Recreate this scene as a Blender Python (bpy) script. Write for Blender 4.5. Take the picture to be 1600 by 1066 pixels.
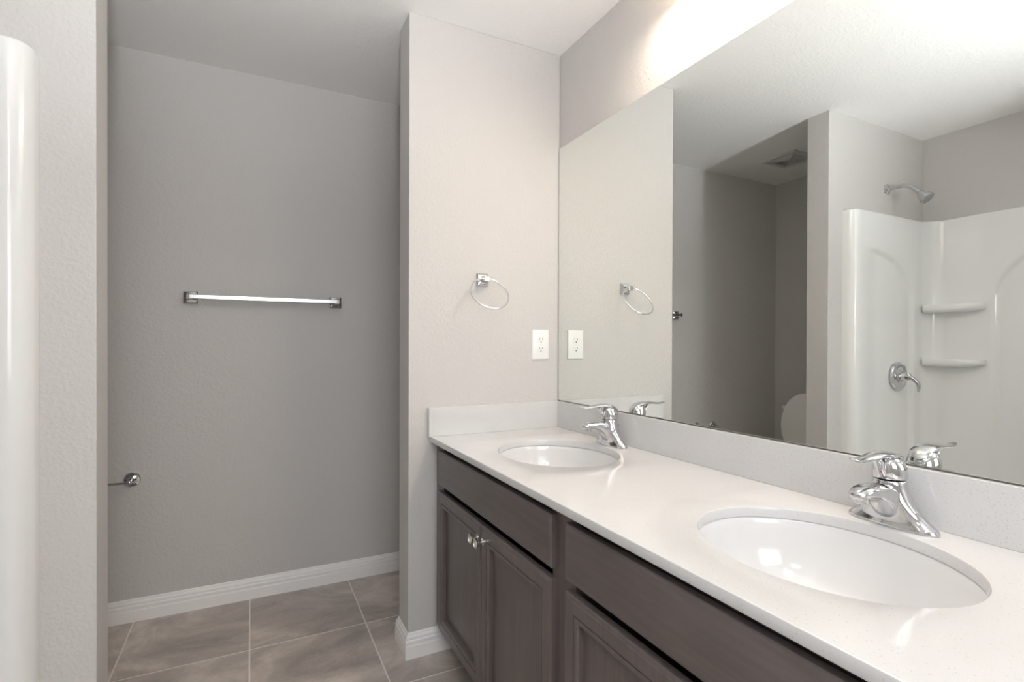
import bpy, bmesh, math, random
from mathutils import Vector, Matrix
C = bpy.context.scene.collection
PI = math.pi
for _o in list(bpy.data.objects): bpy.data.objects.remove(_o)

# ------------------------------------------------------------------ camera
cam_d = bpy.data.cameras.new('camera')
cam = bpy.data.objects.new('camera', cam_d); C.objects.link(cam)
F, YAW, ROLL, PITCH, H0 = 809.8, math.radians(26.6922), 0.0031, -0.0051, 1.1871
cam_d.sensor_width = 36.0; cam_d.lens = F / 1600 * 36.0
cam_d.shift_y = (542.53 - 533.0) / 1600.0
cam_d.clip_start = 0.02
fw = Vector((math.sin(YAW) * math.cos(PITCH), math.cos(YAW) * math.cos(PITCH), math.sin(PITCH)))
rt = Vector((math.cos(YAW), -math.sin(YAW), 0)); up = rt.cross(fw)
M = Matrix((rt, up, -fw)).transposed().to_4x4() @ Matrix.Rotation(ROLL, 4, 'Z')
M.translation = Vector((0, 0, H0)); cam.matrix_world = M
bpy.context.scene.camera = cam

# ------------------------------------------------------------------ view, world, lights
sc = bpy.context.scene
sc.view_settings.view_transform = 'Standard'; sc.view_settings.look = 'None'
sc.view_settings.gamma = 1.0; sc.view_settings.exposure = 0.05
sc.view_settings.use_curve_mapping = False
try:
    sc.cycles.max_bounces = 14; sc.cycles.diffuse_bounces = 8; sc.cycles.glossy_bounces = 8
    sc.cycles.use_denoising = True; sc.cycles.sample_clamp_indirect = 6.0
    sc.cycles.caustics_reflective = True; sc.cycles.blur_glossy = 0.5
except Exception: pass
w = bpy.data.worlds.new('world'); sc.world = w; w.use_nodes = True
bgn = w.node_tree.nodes['Background']; bgn.inputs[0].default_value = (0.80, 0.88, 1.0, 1); bgn.inputs[1].default_value = 1.0

def lamp(name, kind, loc, energy, color, size=0.05, size_y=None, rot=(0, 0, 0), spread=None):
    d = bpy.data.lights.new(name, kind); d.energy = energy; d.color = color
    if kind == 'AREA':
        d.size = size
        if size_y: d.shape = 'RECTANGLE'; d.size_y = size_y
        if spread: d.spread = spread
    else: d.shadow_soft_size = size
    o = bpy.data.objects.new(name, d); C.objects.link(o); o.location = loc; o.rotation_euler = rot
    return o
# photographer's strobe just above the camera: throws the edge shadows in the toilet alcove
lamp('strobe_light', 'POINT', (-0.01, -0.20, 1.50), 7.0, (0.97, 0.985, 1.0), 0.07)
# added spot aimed at the ceiling, standing in for bounced flash light
b_ = lamp('added_bounce_spot', 'SPOT', (-0.01, -0.30, 1.28), 146.0, (0.975, 0.985, 1.0), 0.06, rot=(PI + math.radians(-35), 0, 0))
b_.data.spot_size = math.radians(96); b_.data.spot_blend = 1.0
# fill light at an added window in the unseen wall behind the camera
lamp('added_window_fill', 'AREA', (0.15, -1.33, 1.55), 16.0, (0.93, 0.97, 1.0), 1.1, 1.2, (PI / 2, 0, 0))
# fill from an added, unseen ceiling lamp behind the camera
lamp('added_ceiling_fill', 'POINT', (0.0, -0.55, 2.20), 9.0, (1.0, 0.95, 0.90), 0.12)

# ------------------------------------------------------------------ materials
def mat(name, col=(0.8, 0.8, 0.8), rough=0.5, metal=0.0, coat=0.0, spec=0.5):
    m = bpy.data.materials.new(name); m.use_nodes = True
    b = m.node_tree.nodes['Principled BSDF']
    b.inputs['Base Color'].default_value = (*col, 1); b.inputs['Roughness'].default_value = rough
    b.inputs['Metallic'].default_value = metal; b.inputs['Specular IOR Level'].default_value = spec
    b.inputs['Coat Weight'].default_value = coat; b.inputs['Coat Roughness'].default_value = 0.05
    return m
class NT:
    def __init__(s, m): s.m = m; s.t = m.node_tree; s.b = s.t.nodes['Principled BSDF']
    def n(s, typ, **kw):
        x = s.t.nodes.new(typ)
        for k, v in kw.items():
            if k in x.inputs: x.inputs[k].default_value = v
            else: setattr(x, k, v)
        return x
    def l(s, a, b): s.t.links.new(a, b)
    def pos(s, scale=(1, 1, 1)):
        g = s.n('ShaderNodeNewGeometry'); mp = s.n('ShaderNodeMapping'); mp.inputs['Scale'].default_value = scale
        s.l(g.outputs['Position'], mp.inputs['Vector']); return mp.outputs['Vector']
    def noise(s, vec, scale, detail=3, rough=0.5, dist=0.0):
        x = s.n('ShaderNodeTexNoise'); x.inputs['Scale'].default_value = scale; x.inputs['Detail'].default_value = detail
        x.inputs['Roughness'].default_value = rough; x.inputs['Distortion'].default_value = dist
        s.l(vec, x.inputs['Vector']); return x.outputs['Fac']
    def ramp(s, fac, stops):
        r = s.n('ShaderNodeValToRGB'); e = r.color_ramp.elements
        while len(e) < len(stops): e.new(0.5)
        for i, (p, c) in enumerate(stops): e[i].position = p; e[i].color = (*c, 1) if len(c) == 3 else c
        s.l(fac, r.inputs['Fac']); return r.outputs['Color']
    def bump(s, h, strength, dist):
        x = s.n('ShaderNodeBump'); x.inputs['Strength'].default_value = strength; x.inputs['Distance'].default_value = dist
        s.l(h, x.inputs['Height']); s.l(x.outputs['Normal'], s.b.inputs['Normal'])
    def math(s, op, a, b=None):
        x = s.n('ShaderNodeMath', operation=op)
        for i, v in enumerate((a, b)):
            if v is None: continue
            if isinstance(v, (int, float)): x.inputs[i].default_value = v
            else: s.l(v, x.inputs[i])
        return x.outputs[0]
    def mix(s, f, a, b, mode='MIX'):
        x = s.n('ShaderNodeMix', data_type='RGBA', blend_type=mode)
        for i, v in zip((0, 6, 7), (f, a, b)):
            if isinstance(v, (int, float)): x.inputs[i].default_value = v
            elif isinstance(v, tuple): x.inputs[i].default_value = (*v, 1)
            else: s.l(v, x.inputs[i])
        return x.outputs[2]

WALL = (0.59, 0.575, 0.563)
m_wall = mat('painted_orange_peel_wall', WALL, 0.55, spec=0.3); t = NT(m_wall)
v = t.pos()
h1 = t.noise(v, 95, 2, 0.5); h2 = t.noise(v, 38, 2, 0.5)
t.bump(t.math('ADD', t.ramp(h1, [(0.42, (0, 0, 0)), (0.62, (1, 1, 1))]), t.math('MULTIPLY', h2, 0.6)), 0.24, 0.0022)
m_ceil = mat('knockdown_ceiling_paint', (0.90, 0.895, 0.89), 0.7, spec=0.2); t = NT(m_ceil)
v = t.pos(); h1 = t.noise(v, 62, 3, 0.6); h2 = t.noise(v, 22, 2, 0.5)
t.bump(t.math('ADD', t.ramp(h1, [(0.40, (0, 0, 0)), (0.62, (1, 1, 1))]), h2), 0.28, 0.0022)
m_trim = mat('white_trim_paint', (0.88, 0.87, 0.865), 0.35)
m_plastic = mat('white_plastic', (0.86, 0.86, 0.85), 0.3)
m_dark = mat('dark_slot', (0.03, 0.03, 0.03), 0.6)
m_fiber = mat('glossy_white_fibreglass', (0.80, 0.805, 0.805), 0.16, coat=0.3)
m_ceramic = mat('white_ceramic', (0.74, 0.74, 0.745), 0.13, coat=0.4)
m_chrome = mat('polished_chrome', (0.66, 0.66, 0.67), 0.045, 1.0)
m_chrome_soft = mat('brushed_chrome', (0.55, 0.55, 0.555), 0.22, 1.0)
m_chrome_bright = mat('bright_chrome', (0.84, 0.84, 0.84), 0.14, 1.0)
m_nickel = mat('satin_nickel', (0.80, 0.78, 0.75), 0.18, 1.0)
m_mirror = mat('mirror_silvering', (0.895, 0.92, 0.895), 0.0, 1.0)
m_medge = mat('ground_mirror_edge', (0.09, 0.085, 0.075), 0.4)
m_red = mat('red_index', (0.6, 0.03, 0.06), 0.3)
m_vent = mat('vent_plastic', (0.62, 0.61, 0.60), 0.5)
m_glass = mat('added_window_glass', (0.9, 0.95, 1.0), 0.05); NT(m_glass).b.inputs['Transmission Weight'].default_value = 1.0
m_shade = mat('frosted_lit_shade', (0.95, 0.92, 0.86), 0.4)
_b = NT(m_shade).b; _b.inputs['Emission Color'].default_value = (1.0, 0.80, 0.58, 1); _b.inputs['Emission Strength'].default_value = 6.0
m_bulb = mat('added_lamp_diffuser', (0.95, 0.93, 0.9), 0.4)
_b = NT(m_bulb).b; _b.inputs['Emission Color'].default_value = (1.0, 0.95, 0.88, 1); _b.inputs['Emission Strength'].default_value = 4.0

m_quartz = mat('white_speckled_quartz', (0.80, 0.785, 0.765), 0.12); t = NT(m_quartz)
v = t.pos()
def speck(tt, vec, scale, th):
    x = tt.n('ShaderNodeTexVoronoi'); x.inputs['Scale'].default_value = scale; x.inputs['Randomness'].default_value = 1.0
    tt.l(vec, x.inputs['Vector'])
    small = tt.math('LESS_THAN', x.outputs['Distance'], 0.20)
    sep = tt.n('ShaderNodeSeparateColor'); tt.l(x.outputs['Color'], sep.inputs[0])
    rare = tt.math('GREATER_THAN', sep.outputs[0], th)
    return tt.math('MULTIPLY', small, rare)
base = t.mix(t.noise(v, 7, 4), (0.61, 0.612, 0.615), (0.67, 0.672, 0.675))
c = t.mix(t.math('MULTIPLY', speck(t, v, 170, 0.66), 0.40), base, (0.42, 0.39, 0.36))
c = t.mix(t.math('MULTIPLY', speck(t, v, 330, 0.60), 0.30), c, (0.45, 0.42, 0.40))
t.l(c, t.b.inputs['Base Color'])

def wood(name, scale):
    m = mat(name, (0.09, 0.07, 0.065), 0.33, coat=0.15); t = NT(m); v = t.pos(scale)
    n1 = t.noise(v, 1.0, 5, 0.6, 0.6); n2 = t.noise(t.pos(), 5, 3, 0.5)
    g = t.math('ADD', t.math('MULTIPLY', n1, 0.6), t.math('MULTIPLY', n2, 0.4))
    t.l(t.ramp(g, [(0.3, (0.090, 0.075, 0.071)), (0.52, (0.120, 0.100, 0.095)), (0.75, (0.152, 0.128, 0.121))]), t.b.inputs['Base Color'])
    t.bump(n1, 0.04, 0.001); t.b.inputs['Coat Roughness'].default_value = 0.25; return m
m_wood_v = wood('espresso_stained_wood_upright_grain', (60, 60, 4))
m_wood_h = wood('espresso_stained_wood_level_grain', (60, 4, 60))
m_kick = mat('dark_kick_board', (0.05, 0.042, 0.04), 0.5)

m_floor = mat('grey_brown_porcelain_tile', (0.3, 0.27, 0.25), 0.38); t = NT(m_floor)
g = t.n('ShaderNodeNewGeometry'); sp = t.n('ShaderNodeSeparateXYZ'); t.l(g.outputs['Position'], sp.inputs[0])
TX, TY = 0.441, 0.4635
def cell(o, off, size):
    a = t.math('DIVIDE', t.math('SUBTRACT', o, off), size)
    fl = t.math('FLOOR', a); fr = t.math('FRACT', a)
    e = t.math('MULTIPLY', t.math('MINIMUM', fr, t.math('SUBTRACT', 1.0, fr)), size)
    return fl, e
fx, ex = cell(sp.outputs[0], -0.006, TX); fy, ey = cell(sp.outputs[1], 2.2430, TY)
grout = t.math('LESS_THAN', t.math('MINIMUM', ex, ey), 0.0026)
cmb = t.n('ShaderNodeCombineXYZ'); t.l(fx, cmb.inputs[0]); t.l(fy, cmb.inputs[1])
wn = t.n('ShaderNodeTexWhiteNoise', noise_dimensions='3D'); t.l(cmb.outputs[0], wn.inputs['Vector'])
ofs = t.n('ShaderNodeVectorMath', operation='SCALE'); ofs.inputs['Scale'].default_value = 9.0; t.l(wn.outputs['Color'], ofs.inputs[0])
ad = t.n('ShaderNodeVectorMath', operation='ADD'); t.l(g.outputs['Position'], ad.inputs[0]); t.l(ofs.outputs[0], ad.inputs[1])
mp = t.n('ShaderNodeMapping'); mp.inputs['Rotation'].default_value = (0, 0, 0.9); mp.inputs['Scale'].default_value = (1.0, 1.5, 1); t.l(ad.outputs[0], mp.inputs['Vector'])
cl = t.noise(mp.outputs[0], 2.6, 6, 0.6, 1.2)
ve = t.noise(mp.outputs[0], 3.4, 7, 0.65, 2.2)
base = t.ramp(cl, [(0.34, (0.35, 0.31, 0.285)), (0.5, (0.50, 0.445, 0.405)), (0.64, (0.72, 0.64, 0.575))])
vein = t.ramp(ve, [(0.49, (0, 0, 0)), (0.515, (1, 1, 1)), (0.54, (0, 0, 0))])
base = t.mix(t.math('MULTIPLY', vein, 0.20), base, (0.66, 0.60, 0.55))
fine = t.noise(g.outputs['Position'], 60, 4, 0.7)
base = t.mix(t.math('MULTIPLY', fine, 0.35), base, (0.20, 0.175, 0.16))
t.l(t.mix(grout, base, (0.80, 0.74, 0.69)), t.b.inputs['Base Color'])
t.l(t.math('ADD', 0.36, t.math('MULTIPLY', grout, 0.4)), t.b.inputs['Roughness'])
t.bump(t.math('SUBTRACT', 1.0, grout), 0.4, 0.001)

# ------------------------------------------------------------------ helpers
def obj(name, bm, m, parent=None, smooth=False, angle=None, sub=0, bevel=0.0, loc=None, recalc=True):
    if recalc: bmesh.ops.recalc_face_normals(bm, faces=bm.faces)
    me = bpy.data.meshes.new(name); bm.to_mesh(me); bm.free()
    for mm in (m if isinstance(m, (list, tuple)) else [m]): me.materials.append(mm)
    o = bpy.data.objects.new(name, me); C.objects.link(o)
    if parent: o.parent = parent
    if loc: o.location = loc
    if smooth:
        for p in me.polygons: p.use_smooth = True
        if angle is not None:
            try: me.set_sharp_from_angle(angle=math.radians(angle))
            except Exception: pass
    if bevel:
        b = o.modifiers.new('bevel', 'BEVEL'); b.width = bevel; b.segments = 3; b.limit_method = 'ANGLE'; b.harden_normals = False
        for p in me.polygons: p.use_smooth = True
        wn_ = o.modifiers.new('wn', 'WEIGHTED_NORMAL'); wn_.keep_sharp = True
    if sub:
        s = o.modifiers.new('sub', 'SUBSURF'); s.levels = sub; s.render_levels = sub
    return o
def tag(o, label=None, cat=None, group=None, kind=None):
    if label: o['label'] = label
    if cat: o['category'] = cat
    if group: o['group'] = group
    if kind: o['kind'] = kind
    return o
def thing(name, label, cat, loc=(0, 0, 0), rz=0, group=None):
    o = bpy.data.objects.new(name, None); C.objects.link(o); o.location = loc; o.rotation_euler = (0, 0, rz)
    o.empty_display_size = 0.05
    return tag(o, label, cat, group)
def struct(name, bm, m, **kw):
    return tag(obj(name, bm, m, **kw), kind='structure')
def box(bm, x0, x1, y0, y1, z0, z1):
    v = [bm.verts.new((x, y, z)) for x in (x0, x1) for y in (y0, y1) for z in (z0, z1)]
    for f in ((0, 1, 3, 2), (4, 6, 7, 5), (0, 4, 5, 1), (2, 3, 7, 6), (0, 2, 6, 4), (1, 5, 7, 3)):
        bm.faces.new([v[i] for i in f])
    return v
def BX(*a):
    bm = bmesh.new(); box(bm, *a); return bm
def loft(rings, cap=True, bm=None, closed=True):
    bm = bm or bmesh.new(); R = [[bm.verts.new(p) for p in r] for r in rings]; n = len(rings[0])
    for a, b in zip(R, R[1:]):
        for i in range(n if closed else n - 1):
            j = (i + 1) % n; bm.faces.new((a[i], a[j], b[j], b[i]))
    if cap:
        bm.faces.new(R[0][::-1]); bm.faces.new(R[-1])
    return bm
def lathe(prof, n=40, axis='Z', org=(0, 0, 0), sx=1.0, sy=1.0, bm=None, cap=True):
    rings = []
    for r, h in prof:
        ring = []
        for k in range(n):
            a = 2 * PI * k / n; u, v_ = r * math.cos(a) * sx, r * math.sin(a) * sy
            p = {'Z': (u, v_, h), 'Y': (u, h, v_), 'X': (h, u, v_)}[axis]
            ring.append((p[0] + org[0], p[1] + org[1], p[2] + org[2]))
        rings.append(ring)
    return loft(rings, cap=cap, bm=bm)
def frames(path):
    P = [Vector(p) for p in path]; T = []
    for i in range(len(P)):
        a = P[max(0, i - 1)]; b = P[min(len(P) - 1, i + 1)]; T.append((b - a).normalized())
    return P, T
def sweep(path, sizes, side=(0, 1, 0), n=16, power=2.0, bm=None):
    """ring of half sizes (side, up) along a path; side is the fixed lateral direction"""
    P, T = frames(path); S = Vector(side).normalized(); rings = []
    for p, tt, (a, b) in zip(P, T, sizes):
        U = tt.cross(S).normalized(); ring = []
        for k in range(n):
            th = 2 * PI * k / n; c_, s_ = math.cos(th), math.sin(th)
            ca = math.copysign(abs(c_) ** (2 / power), c_); sa = math.copysign(abs(s_) ** (2 / power), s_)
            ring.append(tuple(p + S * (a * ca) + U * (b * sa)))
        rings.append(ring)
    return loft(rings, bm=bm)
def tube(path, r, side=(0, 1, 0), n=16, bm=None): return sweep(path, [(r, r)] * len(path), side, n, bm=bm)
def ring_torus(center, R, r, nrm, n=72, m=12):
    nz = Vector(nrm).normalized(); a = nz.orthogonal().normalized(); b = nz.cross(a); rings = []
    for i in range(n):
        t_ = 2 * PI * i / n; d = a * math.cos(t_) + b * math.sin(t_)
        rings.append([tuple(Vector(center) + d * (R + r * math.cos(2 * PI * k / m)) + nz * (r * math.sin(2 * PI * k / m))) for k in range(m)])
    rings.append(rings[0]); bm = loft(rings, cap=False); bmesh.ops.remove_doubles(bm, verts=bm.verts, dist=1e-6); return bm
def copy_tree(o, parent=None):
    c_ = o.copy(); C.objects.link(c_)
    if parent: c_.parent = parent
    for ch in [x for x in bpy.data.objects if x.parent == o and x != c_]: copy_tree(ch, c_)
    return c_
def profile_run(prof, path):
    """prof: (out, z); path: list of ((x, y), (nx, ny)) mitred offset directions"""
    return loft([[(x + nx * o, y + ny * o, z) for o, z in prof] for (x, y), (nx, ny) in path])

# ------------------------------------------------------------------ dimensions
XM, YP, XP, YP2, YF = 1.196, 1.9206, 0.5296, 2.055, 2.70
XS, YS, YB, XB = -0.3644, 1.7086, 1.831, -1.2877
HC, YBK, YE0, YE1 = 2.438, -1.35, 0.07, 0.19
CT, CX = 0.8335, 0.612

# ------------------------------------------------------------------ shell
struct('floor', BX(XB - 0.1, XM + 0.1, YBK - 0.1, YF + 0.1, -0.06, 0.0), m_floor)
struct('ceiling', BX(XB - 0.1, XM + 0.1, YBK - 0.1, YF + 0.1, HC, HC + 0.06), m_ceil)
struct('wall_right', BX(XM, XM + 0.1, YBK, YF, 0, HC), m_wall)
struct('wall_far', BX(XB - 0.1, XM + 0.1, YF, YF + 0.1, 0, HC), m_wall)
struct('wall_left', BX(XB - 0.1, XB, YBK, YF, 0, HC), m_wall)
struct('wall_partition', BX(XP, XM, YP, YP2, 0, HC), m_wall, bevel=0.004)
struct('wall_shower', BX(XB, XS, YS, YB, 0, HC), m_wall, bevel=0.004)
struct('wall_shower_near', BX(XB, XS, YE0, YE1, 0, HC), m_wall, bevel=0.004)
bm = bmesh.new()
wx0, wx1, wz0, wz1 = -0.40, 0.70, 0.95, 2.15
box(bm, XB - 0.1, wx0, YBK - 0.1, YBK, 0, HC); box(bm, wx1, XM + 0.1, YBK - 0.1, YBK, 0, HC)
box(bm, wx0, wx1, YBK - 0.1, YBK, 0, wz0); box(bm, wx0, wx1, YBK - 0.1, YBK, wz1, HC)
struct('wall_back', bm, m_wall)
bm = bmesh.new()
for a in ((wx0, wx0 + .04, wz0, wz1), (wx1 - .04, wx1, wz0, wz1), (wx0 + .04, wx1 - .04, wz0, wz0 + .04), (wx0 + .04, wx1 - .04, wz1 - .04, wz1), (wx0 + .04, wx1 - .04, 1.53, 1.57)):
    box(bm, a[0], a[1], YBK - 0.07, YBK - 0.03, a[2], a[3])
win = struct('added_window_1', bm, m_trim)  # added window, out of view, put in to light the room
obj('added_window_pane', BX(wx0 + .04, wx1 - .04, YBK - 0.053, YBK - 0.048, wz0 + .04, wz1 - .04), m_glass, win)

PROF = [(0, 0), (0.0135, 0), (0.0135, 0.046), (0.0118, 0.052), (0.0125, 0.058), (0.0125, 0.066), (0.0095, 0.070), (0.0100, 0.076), (0.0085, 0.082), (0.0050, 0.086), (0.0042, 0.092), (0.0020, 0.095), (0, 0.095)]
struct('baseboard_far', profile_run(PROF, [((XB, YF), (0, -1)), ((XM, YF), (0, -1))]), m_trim)
struct('baseboard_partition', profile_run(PROF, [((XM, YP2), (0, 1)), ((XP, YP2), (-1, 1)), ((XP, YP), (-1, -1)), ((0.716, YP), (0, -1))]), m_trim)
struct('baseboard_shower', profile_run(PROF, [((XB, YB), (0, 1)), ((XS, YB), (1, 1)), ((XS, YS), (1, -1)), ((-0.43, YS), (0, -1))]), m_trim)
struct('baseboard_left', profile_run(PROF, [((XB, YB + .014), (1, 0)), ((XB, YF - .014), (1, 0))]), m_trim)
struct('baseboard_back', profile_run(PROF, [((XB, YBK), (0, 1)), ((XM, YBK), (0, 1))]), m_trim)

# ------------------------------------------------------------------ vanity
def panel(x_front, y0, y1, z0, z1, rings):
    """board facing -X built from nested rectangles (inset, height)"""
    R = []
    for ins, h in rings:
        x = x_front + 0.020 - h
        R.append([(x, y0 + ins, z0 + ins), (x, y1 - ins, z0 + ins), (x, y1 - ins, z1 - ins), (x, y0 + ins, z1 - ins)])
    return loft(R)
DOOR = [(0, 0), (0, .0155), (.0015, .017), (.009, .0182), (.0105, .020), (.037, .020), (.0376, .0170), (.0396, .0170), (.0404, .0196), (.0505, .0192), (.0520, .0165), (.0540, .0155), (.0546, .0040)]
DRAW = [(0, 0), (0, .0150), (.002, .0170), (.008, .0192), (.012, .020)]
XF, XD = 0.642, 0.622
def vanity_cabinet(label, y0, y1, dy0, dy1, seam):
    r = thing('vanity_cabinet', label, 'cabinet', (0, 0, 0), group='vanity cabinets under the worktop')
    bm = bmesh.new(); zt = CT - 0.0225
    box(bm, XF, XF + .019, y0, dy0 + .02, .108, zt); box(bm, XF, XF + .019, dy1 - .02, y1, .108, zt)
    box(bm, XF, XF + .019, dy0 + .02, dy1 - .02, .108, .140)
    box(bm, XF + .030, XF + .045, dy0 + .02, dy1 - .02, .675, .775)
    box(bm, XF + .019, XM - .005, y0, y0 + .016, .108, zt); box(bm, XF + .019, XM - .005, y1 - .016, y1, .108, zt)
    box(bm, XF + .019, XM - .005, y0 + .016, y1 - .016, .108, .124); box(bm, XM - .014, XM - .005, y0 + .016, y1 - .016, .124, zt - .12)
    obj('body', bm, m_wood_v, r)
    obj('toe_kick', BX(XF + .075, XF + .09, y0, y1, 0, .108), m_kick, r)
    obj('drawer_front', panel(XD, dy0, dy1, .664, .790, DRAW), m_wood_h, r, smooth=True, angle=20)
    for a, b, k in ((seam + .0015, dy1, seam + .021), (dy0, seam - .0015, seam - .021)):
        d = obj('door', panel(XD, a, b, .125, .6395, DOOR), m_wood_v, r, smooth=True, angle=12)
        kb = lathe([(.0105, 0), (.0105, .0025), (.006, .004), (.0048, .012), (.0062, .017), (.0135, .021), (.0150, .024), (.0150, .027), (.0125, .0285), (.0115, .0262), (.006, .0262), (.003, .0266)], 28, 'X')
        for v in kb.verts: v.co = Vector((XD - v.co.x, v.co.y + k, v.co.z + .594))
        obj('knob', kb, m_nickel, d, smooth=True, angle=35)['label'] = 'round satin nickel knob'
    return r
vanity_cabinet('dark brown vanity cabinet against the partition wall, under the farther sink', 1.0275, YP - .0005, 1.036, 1.856, 1.4455)
vanity_cabinet('dark brown vanity cabinet in the foreground, under the nearer sink', .132, 1.0265, .155, .977, .566)

# worktop with the two sink openings
SX, SINKS = 0.9030, (1.461, 0.571)
def ellipse_ring(cx, cy, a, b, z, n=96): return [(cx + a * math.cos(2 * PI * k / n), cy + b * math.sin(2 * PI * k / n), z) for k in range(n)]
def counter_mesh():
    bm = bmesh.new(); y0, y1 = .118, YP - .0005; x0, x1 = CX, XM - .0005; zt, zb = CT, CT - .0215
    cuts = [y0, .571 - .30, .571 + .30, 1.461 - .30, 1.461 + .30, y1]
    e = .003
    def ring_rect(xa, xb, ya, yb, cx, cy, a, b, z, flip):
        n = 96; el = []; rc = []
        for k in range(n):
            th = 2 * PI * k / n; c_, s_ = math.cos(th), math.sin(th)
            el.append((cx + a * c_, cy + b * s_, z))
        corners = sorted([math.atan2(yy - cy, xx - cx) % (2 * PI) for xx in (xa, xb) for yy in (ya, yb)])
        for k in range(n):
            th = 2 * PI * k / n
            for cth in corners:
                if abs(((th - cth + PI) % (2 * PI)) - PI) <= PI / n: th = cth
            c_, s_ = math.cos(th), math.sin(th)
            tx = ((xb - cx) / c_ if c_ > 1e-9 else (xa - cx) / c_ if c_ < -1e-9 else 1e9)
            ty = ((yb - cy) / s_ if s_ > 1e-9 else (ya - cy) / s_ if s_ < -1e-9 else 1e9)
            q = min(tx, ty); rc.append((cx + q * c_, cy + q * s_, z))
        E = [bm.verts.new(p) for p in el]; Rr = [bm.verts.new(p) for p in rc]
        for k in range(n):
            j = (k + 1) % n; bm.faces.new((E[k], Rr[k], Rr[j], E[j]))
        return E
    for i in range(5):
        ya, yb = cuts[i], cuts[i + 1]
        if i in (1, 3):
            cy = .571 if i == 1 else 1.461; n = 96
            loops = []
            for (dr, z) in ((e, zt), (.0009, zt - .0009), (0, zt - e)): loops.append([bm.verts.new(p) for p in ellipse_ring(SX, cy, .189 + dr, .2235 + dr, z)])
            loops.append([bm.verts.new(p) for p in ellipse_ring(SX, cy, .189, .2235, zb)])
            for A, B in zip(loops, loops[1:]):
                for k in range(n): bm.faces.new((A[k], A[(k + 1) % n], B[(k + 1) % n], B[k]))
            ring_rect(x0 + e, x1, ya, yb, SX, cy, .189 + e, .2235 + e, zt, 0)
            ring_rect(x0 + e, x1, ya, yb, SX, cy, .189, .2235, zb, 0)
        else:
            for z in (zt, zb): bm.faces.new([bm.verts.new(p) for p in ((x0 + e, ya, z), (x1, ya, z), (x1, yb, z), (x0 + e, yb, z))])
    prof = [(x0 + e, zt), (x0 + .0009, zt - .0009), (x0, zt - e), (x0, zb + e), (x0 + .0009, zb + .0009), (x0 + e, zb)]
    for a, b in zip(prof, prof[1:]):
        bm.faces.new([bm.verts.new(p) for p in ((a[0], y0, a[1]), (b[0], y0, b[1]), (b[0], y1, b[1]), (a[0], y1, a[1]))])
    for y in (y0, y1): bm.faces.new([bm.verts.new((p[0], y, p[1])) for p in prof] + [bm.verts.new((x1, y, zb)), bm.verts.new((x1, y, zt))])
    bm.faces.new([bm.verts.new(p) for p in ((x1, y0, zt), (x1, y0, zb), (x1, y1, zb), (x1, y1, zt))])
    bmesh.ops.remove_doubles(bm, verts=bm.verts, dist=1e-5)
    bm.normal_update()
    for f in bm.faces:
        c_ = f.calc_center_median(); zm = (zt + zb) / 2; want = None
        if abs(f.normal.z) > .9: want = Vector((0, 0, 1 if c_.z > zm else -1))
        elif c_.x < x0 + .004: want = Vector((-1, 0, .2 if c_.z > zm else -.2))
        elif abs(c_.y - y0) < 1e-4 or abs(c_.y - y1) < 1e-4: want = Vector((0, -1 if c_.y < 1 else 1, 0))
        elif c_.x > x1 - 1e-4: want = Vector((1, 0, 0))
        else: want = Vector((SX - c_.x, (.571 if c_.y < 1 else 1.461) - c_.y, .02))
        if f.normal.dot(want) < 0: f.normal_flip()
    return bm
top = thing('countertop', 'long white speckled quartz worktop spanning both vanity cabinets, with low splashboards', 'countertop')
obj('slab', counter_mesh(), m_quartz, top, smooth=True, angle=30, recalc=False)
obj('backsplash', BX(XM - .0205, XM - .0005, .118, YP - .0205, CT, .9445), m_quartz, top, bevel=.0012)
obj('side_splash', BX(.6035, XM - .0005, YP - .0200, YP - .0005, CT, .9445), m_quartz, top, bevel=.0012)

def sink(label, cy):
    r = thing('sink_basin', label, 'sink', (SX, cy, 0), group='oval undermount sinks')
    zb = CT - .0225; prof = [(1.13, 0), (1.13, -.004), (1.035, -.004)]
    a, b = .189, .2235; rings = []
    pr = [(1.12, -.0003), (1.010, -.0003), (1.002, -.004), (.995, -.020), (.975, -.050), (.93, -.085), (.85, -.115), (.73, -.138), (.55, -.152), (.33, -.159), (.12, -.162)]
    for k, dz in pr: rings.append([(a * k * math.cos(2 * PI * i / 72), b * k * math.sin(2 * PI * i / 72), zb + dz) for i in range(72)])
    out = [(.12, -.170), (.35, -.168), (.60, -.160), (.80, -.145), (.93, -.120), (1.02, -.080), (1.06, -.030), (1.12, -.010), (1.12, -.0003)]
    for k, dz in out: rings.append([(a * k * math.cos(2 * PI * i / 72), b * k * math.sin(2 * PI * i / 72), zb + dz) for i in range(72)])
    bm = loft(rings, cap=False); bmesh.ops.remove_doubles(bm, verts=bm.verts, dist=1e-6)
    obj('bowl', bm, m_ceramic, r, smooth=True)
    dr = lathe([(.006, zb - .1575), (.018, zb - .156), (.0205, zb - .1590), (.022, zb - .1575), (.031, zb - .1565), (.033, zb - .1600), (.020, zb - .175)], 36)
    obj('drain', dr, m_chrome, r, smooth=True, angle=40)['label'] = 'chrome pop-up drain'
    return r
sink('white oval sink farther along the worktop, near the partition wall', SINKS[0])
sink('large white oval sink nearest the camera at the right', SINKS[1])

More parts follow.
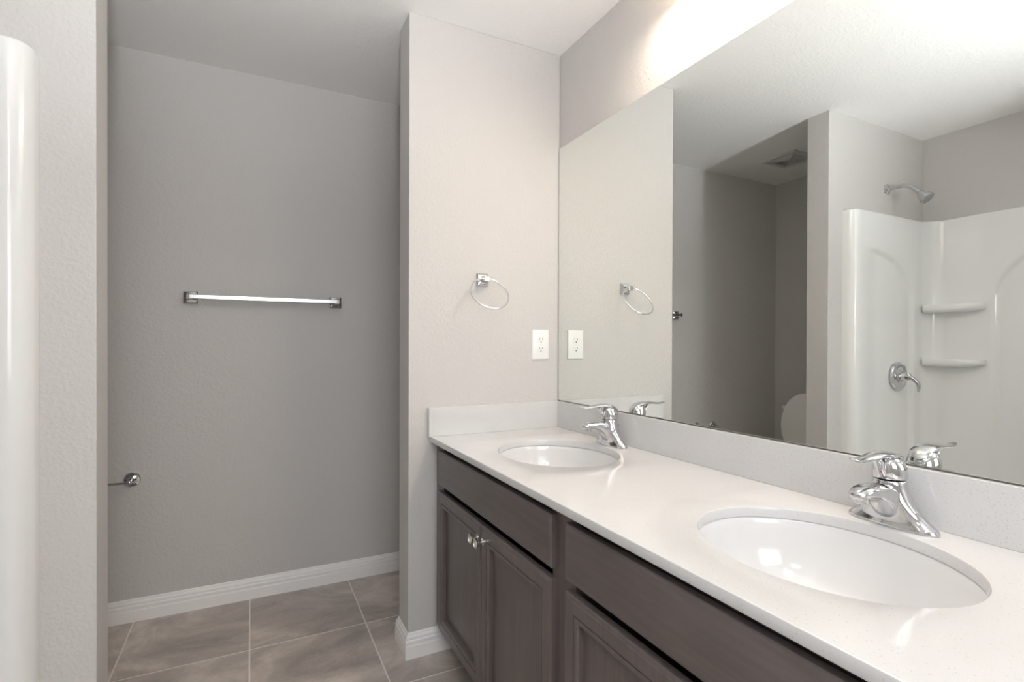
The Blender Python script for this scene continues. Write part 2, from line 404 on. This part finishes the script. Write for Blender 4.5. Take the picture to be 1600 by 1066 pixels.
def faucet(label, x, y):
    """local +X is forward (towards the user); turned round to face -X"""
    r = thing('faucet', label, 'faucet', (x, y, CT), PI, 'chrome sink faucets')
    n = 48
    def sec(z, hy, hx, ox, p=2.3):
        ring = []
        for k in range(n):
            th = 2 * PI * k / n; c_, s_ = math.cos(th), math.sin(th)
            ring.append((ox + hx * math.copysign(abs(c_) ** (2 / p), c_), hy * math.copysign(abs(s_) ** (2 / p), s_), z))
        return ring
    S = [(0, .0810, .0285, .004, 2.1), (.0006, .0810, .0285, .004, 2.1), (.004, .0815, .0290, .004, 2.1), (.009, .0790, .0280, .004, 2.1), (.014, .0730, .0268, .004, 2.1), (.020, .0650, .0262, .005, 2.1), (.028, .0560, .0258, .006, 2.2),
         (.038, .0470, .0258, .008, 2.3), (.050, .0395, .0262, .010, 2.3), (.063, .0340, .0270, .011, 2.2), (.078, .0302, .0280, .012, 2.1), (.090, .0288, .0285, .012, 2.0), (.0925, .0272, .0270, .012, 2.0)]
    body = loft([sec(z, hy, hx, ox, p) for z, hy, hx, ox, p in S])
    obj('body', body, m_chrome, r, smooth=True, sub=2)
    sp_ = [(-.002, .042), (.018, .050), (.040, .0615), (.064, .0715), (.088, .0765), (.105, .0755), (.118, .0715), (.126, .0655)]
    sz = [(.0285, .0390), (.0275, .0350), (.0255, .0265), (.0230, .0175), (.0212, .0125), (.0205, .0118), (.0170, .0105), (.0100, .0070)]
    s = obj('spout', sweep(sp_, sz, (0, 1, 0), 28, 2.5), m_chrome, r, smooth=True, sub=2)
    obj('aerator', lathe([(.0135, .072), (.0138, .0590), (.0128, .0560), (.0105, .0560), (.0100, .060)], 28, 'Z', (.107, 0, 0)), m_chrome, s, smooth=True, angle=40)
    # handle: round cap with a lever that arches forward
    hd = [sec(z, a, b, ox, 2.0) for z, a, b, ox in ((.0930, .0285, .0285, .012), (.0950, .0298, .0298, .012), (.106, .0300, .0300, .012), (.116, .0290, .0290, .013), (.125, .0262, .0265, .015), (.132, .0215, .0220, .017), (.1365, .0150, .0155, .019), (.1385, .0070, .0075, .020))]
    h = obj('handle', loft(hd), m_chrome, r, smooth=True, sub=2)
    lp = [(-.018, .110), (-.013, .1225), (-.002, .1335), (.020, .1405), (.048, .1425), (.075, .1405), (.098, .1370), (.117, .1365), (.131, .1395), (.140, .1420)]
    lz = [(.0100, .0030), (.0165, .0050), (.0205, .0060), (.0215, .0062), (.0195, .0058), (.0150, .0050), (.0115, .0042), (.0105, .0038), (.0090, .0030), (.0040, .0018)]
    obj('lever', sweep([(a, 0, b) for a, b in lp], lz, (0, 1, 0), 20, 2.2), m_chrome, h, smooth=True, sub=2)
    neck = sweep([(.034, 0, .094), (.040, 0, .108), (.048, 0, .122), (.060, 0, .137)], [(.0120, .0050), (.0085, .0055), (.0095, .0060), (.0120, .0050)], (0, 1, 0), 18)
    obj('lever_neck', neck, m_chrome, h, smooth=True, sub=2)
    obj('temperature_dot', lathe([(.0026, .0), (.0026, .0022), (.0015, .0028)], 16, 'X', (.0445, .0025, .110)), m_red, h, smooth=True)['label'] = 'small red hot-water mark'
    rod = lathe([(.0022, .012), (.0022, .062), (.0045, .064), (.0058, .068), (.0045, .073), (.0015, .075)], 18, 'Z', (-.0240, 0, 0))
    obj('lift_rod', rod, m_chrome, r, smooth=True, angle=50)
    return r
# spout path is 2D: give it the lateral axis
_sw = sweep
def sweep(path, sizes, side=(0, 1, 0), n=16, power=2.0, bm=None):
    path = [(p[0], 0, p[1]) if len(p) == 2 else p for p in path]
    return _sw(path, sizes, side, n, power, bm)
FX = 1.138
f1 = faucet('chrome single-lever faucet behind the farther sink, near the partition wall', FX, 1.474)
f2 = copy_tree(f1); f2.location = (FX, .578, CT)
f2['label'] = 'chrome single-lever faucet with red dot behind the nearer, larger-looking sink'

# ------------------------------------------------------------------ mirror
bm = bmesh.new(); box(bm, XM - .0075, XM - .0015, .130, YP - .0045, .9479, 2.0330)
bm.faces.ensure_lookup_table()
mo = obj('mirror', bm, [m_mirror, m_medge])
for p in mo.data.polygons: p.material_index = 0 if p.center.x < XM - .0070 else 1
mroot = thing('wall_mirror', 'large frameless wall mirror above the worktop', 'mirror')
mo.name = 'mirror_glass'; mo.parent = mroot
bm = bmesh.new(); box(bm, XM - .0078, XM - .0005, .130, YP - .0045, .9447, .9478)
obj('bottom_channel', bm, m_medge, mroot)
bm = bmesh.new()

# ------------------------------------------------------------------ outlet, towel ring
r = thing('wall_outlet', 'white duplex outlet plate on the partition wall beside the mirror', 'outlet', (1.0995, YP, 1.1865))
pl = loft([[(sx * (.0405 - i), y, sz * (.0635 - i)) for sx, sz in ((-1, -1), (1, -1), (1, 1), (-1, 1))] for i, y in ((0, -.0003), (0, -.003), (.002, -.0055), (.004, -.0062))])
obj('cover_plate', pl, m_plastic, r, smooth=True, angle=25)
for dz in (.0195, -.0195):
    ring = []
    for k in range(40):
        th = 2 * PI * k / 40; a = .0172 * math.cos(th); b = max(-.0135, min(.0135, .0172 * math.sin(th))); ring.append((a, b))
    rc = obj('receptacle', loft([[(a * s_, y, dz + b * s_) for a, b in ring] for y, s_ in ((-.0062, 1.0), (-.0078, 1.0), (-.0082, .96))]), m_plastic, r)
    bm = bmesh.new()
    box(bm, -.0075, -.0055, -.0085, -.0080, dz + .000, dz + .0085); box(bm, .0055, .0075, -.0085, -.0080, dz + .001, dz + .008)
    lathe([(.0028, -.0080), (.0028, -.0085)], 14, 'Y', (0, 0, dz - .0075), bm=bm)
    obj('socket_slots', bm, m_dark, rc)['label'] = 'dark contact slots'
obj('screw', lathe([(.0032, -.0062), (.0030, -.0074), (.0010, -.0078)], 16, 'Y'), m_plastic, r, smooth=True)

def square_post(bm, cx, cz, ywall, d, s0, s1):
    """square mounting plate stepping out to a post, facing -Y"""
    def sq(h, y): return [(cx - h, y, cz - h), (cx + h, y, cz - h), (cx + h, y, cz + h), (cx - h, y, cz + h)]
    loft([sq(s0, ywall), sq(s0, ywall - .008), (sq(s0 * .86, ywall - .0105)), sq(s0 * .84, ywall - .012), sq(s1, ywall - .016), sq(s1, ywall - d), sq(s1 * .8, ywall - d - .002)], bm=bm)
r = thing('towel_ring', 'chrome towel ring on a square mount on the partition wall above the outlet', 'towel ring', (.829, YP, 1.446))
bm = bmesh.new(); square_post(bm, 0, 0, -.0003, .050, .0245, .0105)
obj('mount', bm, m_chrome, r, smooth=True, angle=20)
phi = math.radians(36); R_ = .0765
dn = Vector((0, -math.sin(phi), -math.cos(phi)))
tp = Vector((-.006, -.046, .001)); rc = tp + dn * R_
xax = Vector((1, 0, .05)); nrm = dn.cross(xax)
obj('ring', ring_torus(rc, R_, .0038, nrm), m_chrome_bright, r, smooth=True)

# ------------------------------------------------------------------ towel bar on the far wall
r = thing('towel_bar', 'long chrome towel bar on the grey far wall of the toilet alcove', 'towel bar', (.066, YF, 1.392))
for dx in (-.307, .307):
    bm = bmesh.new(); square_post(bm, dx, 0, -.0003, .060, .0270, .0125)
    obj('bracket', bm, m_chrome, r, smooth=True, angle=20)
bm = bmesh.new(); box(bm, -.307, .307, -.0625, -.0465, -.0085, .0085)
obj('bar', bm, m_chrome_soft, r, bevel=.0012)

# ------------------------------------------------------------------ toilet roll holder
r = thing('toilet_paper_holder', 'empty chrome toilet paper holder low on the far wall, left edge', 'paper holder', (-.532, YF, .606))
def rosette(cx):
    return lathe([(.0305, -.0003), (.0305, -.0045), (.0275, -.0075), (.0220, -.0085), (.0205, -.0074), (.0140, -.0085), (.0085, -.0130), (.0075, -.030), (.0072, -.055)], 36, 'Y', (cx, 0, 0))
for dx in (-.078, .078):
    e = obj('wall_post', rosette(dx), m_chrome, r, smooth=True, angle=30)
    obj('post_ball', lathe([(.002, -.0500), (.0060, -.0515), (.0085, -.0555), (.0092, -.060), (.0085, -.0645), (.0060, -.0685), (.002, -.0700)], 24, 'Y', (dx, 0, 0)), m_chrome, e, smooth=True)
obj('spindle', tube([(-.070, -.060, 0), (-.03, -.060, 0), (.03, -.060, 0), (.070, -.060, 0)], .0055, (0, 0, 1), 18), m_chrome, r, smooth=True, angle=50)

# ------------------------------------------------------------------ ceiling vent in the alcove
r = thing('ceiling_vent', 'square four-way vent grille on the toilet alcove ceiling, seen in the mirror', 'vent', (-.842, 2.275, HC))
hs = .124
bm = loft([[(sx * h, sy * h, z) for sx, sy in ((-1, -1), (1, -1), (1, 1), (-1, 1))] for h, z in ((hs, -.0003), (hs, -.010), (hs - .004, -.013), (hs - .024, -.014), (hs - .026, -.006))])
obj('frame', bm, m_vent, r)
obj('duct_shade_plate', BX(-hs + .02, hs - .02, -hs + .02, hs - .02, -.002, -.0004), m_dark, r)['label'] = 'dark plate standing in for the shaded duct'  # black plate behind the louvres paints in the shade of the duct
for k in range(4):
    bm = bmesh.new(); rr = Matrix.Rotation(k * PI / 2, 3, 'Z')
    for i in range(7):
        d = .008 + i * .0125
        p = [(-d, d, -.0135), (d, d, -.0135), (d + .0075, d + .0075, -.0045), (-d - .0075, d + .0075, -.0045)]
        a = [rr @ Vector(q) for q in p]; b = [q + Vector((0, 0, .0014)) for q in a]
        loft([[tuple(q) for q in a], [tuple(q) for q in b]], bm=bm)
    o = obj('louvre_quarter', bm, m_vent, r)

# ------------------------------------------------------------------ toilet in the alcove
r = thing('toilet', 'white toilet with raised lid in the alcove, partly seen in the mirror', 'toilet', (XB, 2.29, 0))
def rr_ring(hx, hy, ox, z, p=2.6, n=48, egg=0.0):
    ring = []
    for k in range(n):
        th = 2 * PI * k / n; c_, s_ = math.cos(th), math.sin(th)
        yy = hy * math.copysign(abs(s_) ** (2 / p), s_) * (1 - egg * max(0, c_))
        ring.append((ox + hx * math.copysign(abs(c_) ** (2 / p), c_), yy, z))
    return ring
obj('tank', loft([rr_ring(.090, .205, .105, .385, 5), rr_ring(.095, .215, .108, .42, 5), rr_ring(.097, .222, .110, .715, 5)]), m_ceramic, r, smooth=True, angle=50)
obj('tank_lid', loft([rr_ring(.100, .226, .110, .715, 5), rr_ring(.103, .230, .111, .722, 5), rr_ring(.103, .230, .111, .742, 5), rr_ring(.095, .222, .111, .752, 5)]), m_ceramic, r, smooth=True, angle=50)
obj('flush_lever', sweep([(.208, .165, .665), (.222, .165, .665), (.226, .150, .663), (.226, .110, .655)], [(.008, .008), (.007, .007), (.006, .006), (.005, .004)], (0, 0, 1), 14), m_chrome, r, smooth=True)
obj('bowl', loft([rr_ring(.21, .105, .36, 0, 2.8), rr_ring(.205, .100, .36, .04, 2.8), rr_ring(.19, .095, .37, .16, 2.5), rr_ring(.225, .125, .42, .25, 2.3), rr_ring(.255, .170, .46, .33, 2.2, egg=.05), rr_ring(.262, .182, .465, .385, 2.2, egg=.06), rr_ring(.255, .176, .465, .392, 2.2, egg=.06), rr_ring(.185, .125, .475, .390, 2.1, egg=.05), rr_ring(.150, .100, .475, .30, 2.0), rr_ring(.05, .04, .45, .22, 2.0)]), m_ceramic, r, smooth=True, angle=60)
se = [rr_ring(.225, .183, .500, .393, 2.15, egg=.06), rr_ring(.228, .186, .500, .402, 2.15, egg=.06), rr_ring(.220, .178, .500, .412, 2.15, egg=.06), rr_ring(.160, .118, .505, .412, 2.1, egg=.05), rr_ring(.150, .110, .505, .402, 2.1, egg=.05), rr_ring(.155, .114, .505, .393, 2.1, egg=.05)]
bm = loft(se + [se[0]], cap=False); bmesh.ops.remove_doubles(bm, verts=bm.verts, dist=1e-6)
obj('seat', bm, m_plastic, r, smooth=True, angle=60)
ld = []
def lid_ring(sc_, off):
    ring = []
    for (x, y, z) in rr_ring(.222 * sc_, .188 * sc_, 0, 0, 2.2, egg=.08): ring.append((.228 + off - (x + .222) * .04, y, .63 + x))
    return ring
obj('lid', loft([lid_ring(.95, .018), lid_ring(1.0, .014), lid_ring(1.0, .004), lid_ring(.97, 0)]), m_plastic, r, smooth=True, angle=60)
for s_ in (-1, 1): obj('hinge', BX(.262, .300, s_ * .075 - .014, s_ * .075 + .014, .392, .426), m_plastic, r, bevel=.004)

# ------------------------------------------------------------------ shower surround
r = thing('shower_surround', 'glossy white moulded shower surround with corner shelves, at the left and in the mirror', 'shower')
YV, XK, YN, ZT, Z0 = 1.6386, -1.2177, 0.262, 1.918, 0.10
pts = []   # (x, y, nx, ny, tag, arc)
def seg(a, b, n_, step=.011):
    L = (Vector(b) - Vector(a)).length; k = max(1, int(L / step))
    for i in range(k): 
        q = Vector(a).lerp(Vector(b), i / k); pts.append((q.x, q.y, n_[0], n_[1]))
def arc(cx, cy, rad, a0, a1, sign, k=9):
    for i in range(k):
        th = a0 + (a1 - a0) * i / k; pts.append((cx + rad * math.cos(th), cy + rad * math.sin(th), sign * math.cos(th), sign * math.sin(th)))
XE = -.4800; rr_ = .048; rk = .095
seg((XE, YS - .0005), (XE, YV + rr_), (1, 0))
arc(XE - rr_, YV + rr_, rr_, 0, -PI / 2, 1)
seg((XE - rr_, YV), (XK + rk, YV), (0, -1))
arc(XK + rk, YV - rk, rk, PI / 2, PI, -1, 12)
seg((XK, YV - rk), (XK, YN + rk), (1, 0))
arc(XK + rk, YN + rk, rk, PI, 3 * PI / 2, -1, 12)
seg((XK + rk, YN), (XE - rr_, YN), (0, 1))
arc(XE - rr_, YN - rr_, rr_, PI / 2, 0, 1)
seg((XE, YN - rr_), (XE, YE1 + .0005), (1, 0))
pts.append((XE, YE1 + .0005, 1, 0))
def sst(a, b, x):
    t_ = max(0, min(1, (x - a) / (b - a))); return t_ * t_ * (3 - 2 * t_)
def recess(x, y, nx, ny, z):
    d = 0
    if abs(ny) > .95 and x < -.50:      # side panels: quarter arch
        cx, a, zs, b = -.60, .448, 1.44, .272
        q = ((min(x, cx) - cx) / a) ** 2 + (max(0, z - zs) / b) ** 2
        d = (1 - sst(.93, 1.05, q)) * (1 - sst(-.72, -.53, x))
    elif abs(nx) > .95 and x < -1.2:
        cy, a, zs, b = .95, .385, 1.44, .30
        q = ((y - cy) / a) ** 2 + (max(0, z - zs) / b) ** 2
        d = 1 - sst(.94, 1.03, q)
    return d * .017 * sst(.30, .42, z)
zs = []; z = Z0
while z < ZT - .012: zs.append((z, 0)); z += .0125
zs += [(ZT - .010, 0), (ZT - .005, .0015), (ZT - .0015, .004), (ZT, .009)]
bm = bmesh.new(); G = []
for z, rd in zs:
    row = []
    for x, y, nx, ny in pts:
        d = recess(x, y, nx, ny, z) + rd; row.append(bm.verts.new((x - nx * d, y - ny * d, z)))
    G.append(row)
def outer(p):
    x, y = p[0], p[1]
    return (max(XB + .0005, min(x, XE - .01)) if not (y < YV - .1 and y > YN + .1) else XB + .0005, y)
top_out = []
for x, y, nx, ny in pts:
    if abs(nx) > .5 and nx > 0 and x < -1.0: ox, oy = XB + .0005, y
    elif x < XK + rk: ox, oy = (XB + .0005, YS - .0005) if y > 1 else (XB + .0005, YE1 + .0005)
    elif y > 1: ox, oy = min(x, XE - .009), YS - .0005
    else: ox, oy = min(x, XE - .009), YE1 + .0005
    top_out.append(bm.verts.new((ox, oy, ZT)))
G.append(top_out)
for A, B in zip(G, G[1:]):
    for i in range(len(A) - 1):
        try: bm.faces.new((A[i], A[i + 1], B[i + 1], B[i]))
        except ValueError: pass
obj('wall_panels', bm, m_fiber, r, smooth=True, angle=55)
def shelf(z, near=False):
    # corner shelf: plan outline swept down to a thin rounded lip
    pl_ = [(XK + .002, YV - .006), (-1.150, YV - .006 + .004), (-1.118, YV - .012), (-1.112, YV - .035), (-1.125, 1.50), (-1.140, 1.43), (-1.160, 1.395), (-1.190, 1.372), (XK + .002, 1.368)]
    if near: pl_ = [(x, YV + YN - y) for x, y in pl_]
    cx, cy = XK, YV if not near else YN
    def rg(s_, zz): return [(cx + (x - cx) * s_, cy + (y - cy) * s_, zz) for x, y in pl_]
    bm = loft([rg(.82, z - .044), rg(.95, z - .036), rg(.985, z - .032), rg(1, z - .028), rg(1, z - .004), rg(.985, z), rg(.93, z - .002), rg(.60, z - .005)])
    obj('corner_shelf', bm, m_fiber, r, smooth=True, angle=50)
for z in (1.422, 1.113): shelf(z); shelf(z, True)
bm = bmesh.new()
box(bm, XB + .0005, XE + .02, YE1 + .0005, YS - .0005, 0, .035); box(bm, XE - .06, XE + .02, YE1 + .0005, YS - .0005, .035, .10)
box(bm, XB + .0005, XK, YE1 + .0005, YS - .0005, .035, .10); box(bm, XK, XE - .06, YV, YS - .0005, .035, .10); box(bm, XK, XE - .06, YE1 + .0005, YN, .035, .10)
obj('shower_pan', bm, m_fiber, r)

# shower head on the tiled-in side wall above the surround
r = thing('shower_sprayer', 'chrome shower head on a bent arm above the surround, seen in the mirror', 'shower head', (-.903, YS, 2.088))
obj('flange', lathe([(.031, -.0003), (.031, -.003), (.026, -.007), (.014, -.010), (.0105, -.014)], 36, 'Y'), m_chrome, r, smooth=True, angle=35)
ap = [(0, -.004, 0), (0, -.05, .002), (0, -.085, .001), (0, -.115, -.010), (0, -.14, -.031), (0, -.158, -.050)]
obj('arm', tube(ap, .0105, (1, 0, 0), 20), m_chrome_soft, r, smooth=True, angle=60)
hb = lathe([(.0115, 0), (.0135, -.006), (.0125, -.014), (.019, -.024), (.026, -.040), (.0335, -.060), (.0355, -.066), (.0355, -.074), (.0300, -.0765)], 36)
rot = Matrix.Rotation(math.radians(-42), 4, 'X')
for v in hb.verts: v.co = rot @ v.co + Vector((0, -.154, -.046))
hd = obj('head', hb, m_chrome_soft, r, smooth=True, angle=35)
fb = lathe([(.030, -.0765), (.029, -.0780), (.004, -.0790)], 30)
for v in fb.verts: v.co = rot @ v.co + Vector((0, -.154, -.046))
obj('spray_face', fb, mat('grey_spray_face', (.25, .25, .25), .4), hd)['label'] = 'grey spray face'

# shower valve
r = thing('shower_valve', 'chrome lever valve with round plate on the white shower panel', 'shower valve', (-.911, YV + .008, 1.012))
obj('escutcheon', lathe([(.080, 0.004), (.080, -.005), (.077, -.009), (.068, -.012), (.064, -.011), (.045, -.015), (.040, -.017), (.030, -.022)], 56, 'Y'), m_chrome, r, smooth=True, angle=30)
hh = obj('handle_hub', lathe([(.027, -.015), (.026, -.030), (.0235, -.048), (.020, -.060), (.010, -.066)], 36, 'Y'), m_chrome, r, smooth=True, angle=40)
obj('lever', sweep([(.006, -.050, .012), (.000, -.060, -.002), (-.006, -.078, -.016), (-.014, -.092, -.036), (-.020, -.094, -.060), (-.024, -.088, -.082)], [(.016, .014), (.0175, .0145), (.0165, .0125), (.0150, .0105), (.0130, .0085), (.0080, .0050)], (1, 0, .2), 20), m_chrome, hh, smooth=True, angle=70)

# ------------------------------------------------------------------ lamps behind and above the picture
r = thing('vanity_light', 'three-shade chrome bar lamp on the wall above the mirror', 'lamp', (XM, .925, 2.35))
obj('back_plate', BX(-.022, -.0005, -.33, .33, -.035, .035), m_chrome_soft, r, bevel=.003)
for dy in (-.25, 0, .25):
    a = obj('lamp_arm', tube([(-.020, dy, 0), (-.05, dy, .002), (-.09, dy, -.004), (-.10, dy, -.020)], .008, (0, 1, 0), 14), m_chrome_soft, r, smooth=True)
    sh = lathe([(.020, -.018), (.034, -.030), (.048, -.060), (.054, -.085), (.052, -.085), (.046, -.060), (.032, -.032), (.018, -.022)], 30, 'Z', (-.10, dy, 0), cap=False)
    obj('glass_shade', sh, m_shade, a, smooth=True)
    lo = lamp('vanity_bulb_light', 'POINT', (XM - .10, 0.925 + dy, 2.35 - .060), 7.6, (1.0, 0.84, 0.68), 0.03)
r = thing('added_ceiling_lamp', 'added round flush ceiling lamp, unseen behind the camera, to fill the room with light', 'lamp', (0, -.55, HC))  # unseen lamp, added to brighten the room
obj('lamp_base', lathe([(.14, -.0003), (.14, -.025), (.13, -.03)], 40), m_chrome_soft, r, smooth=True, angle=40)
obj('diffuser', lathe([(.13, -.030), (.125, -.055), (.10, -.080), (.06, -.095), (.01, -.100)], 40), m_bulb, r, smooth=True)
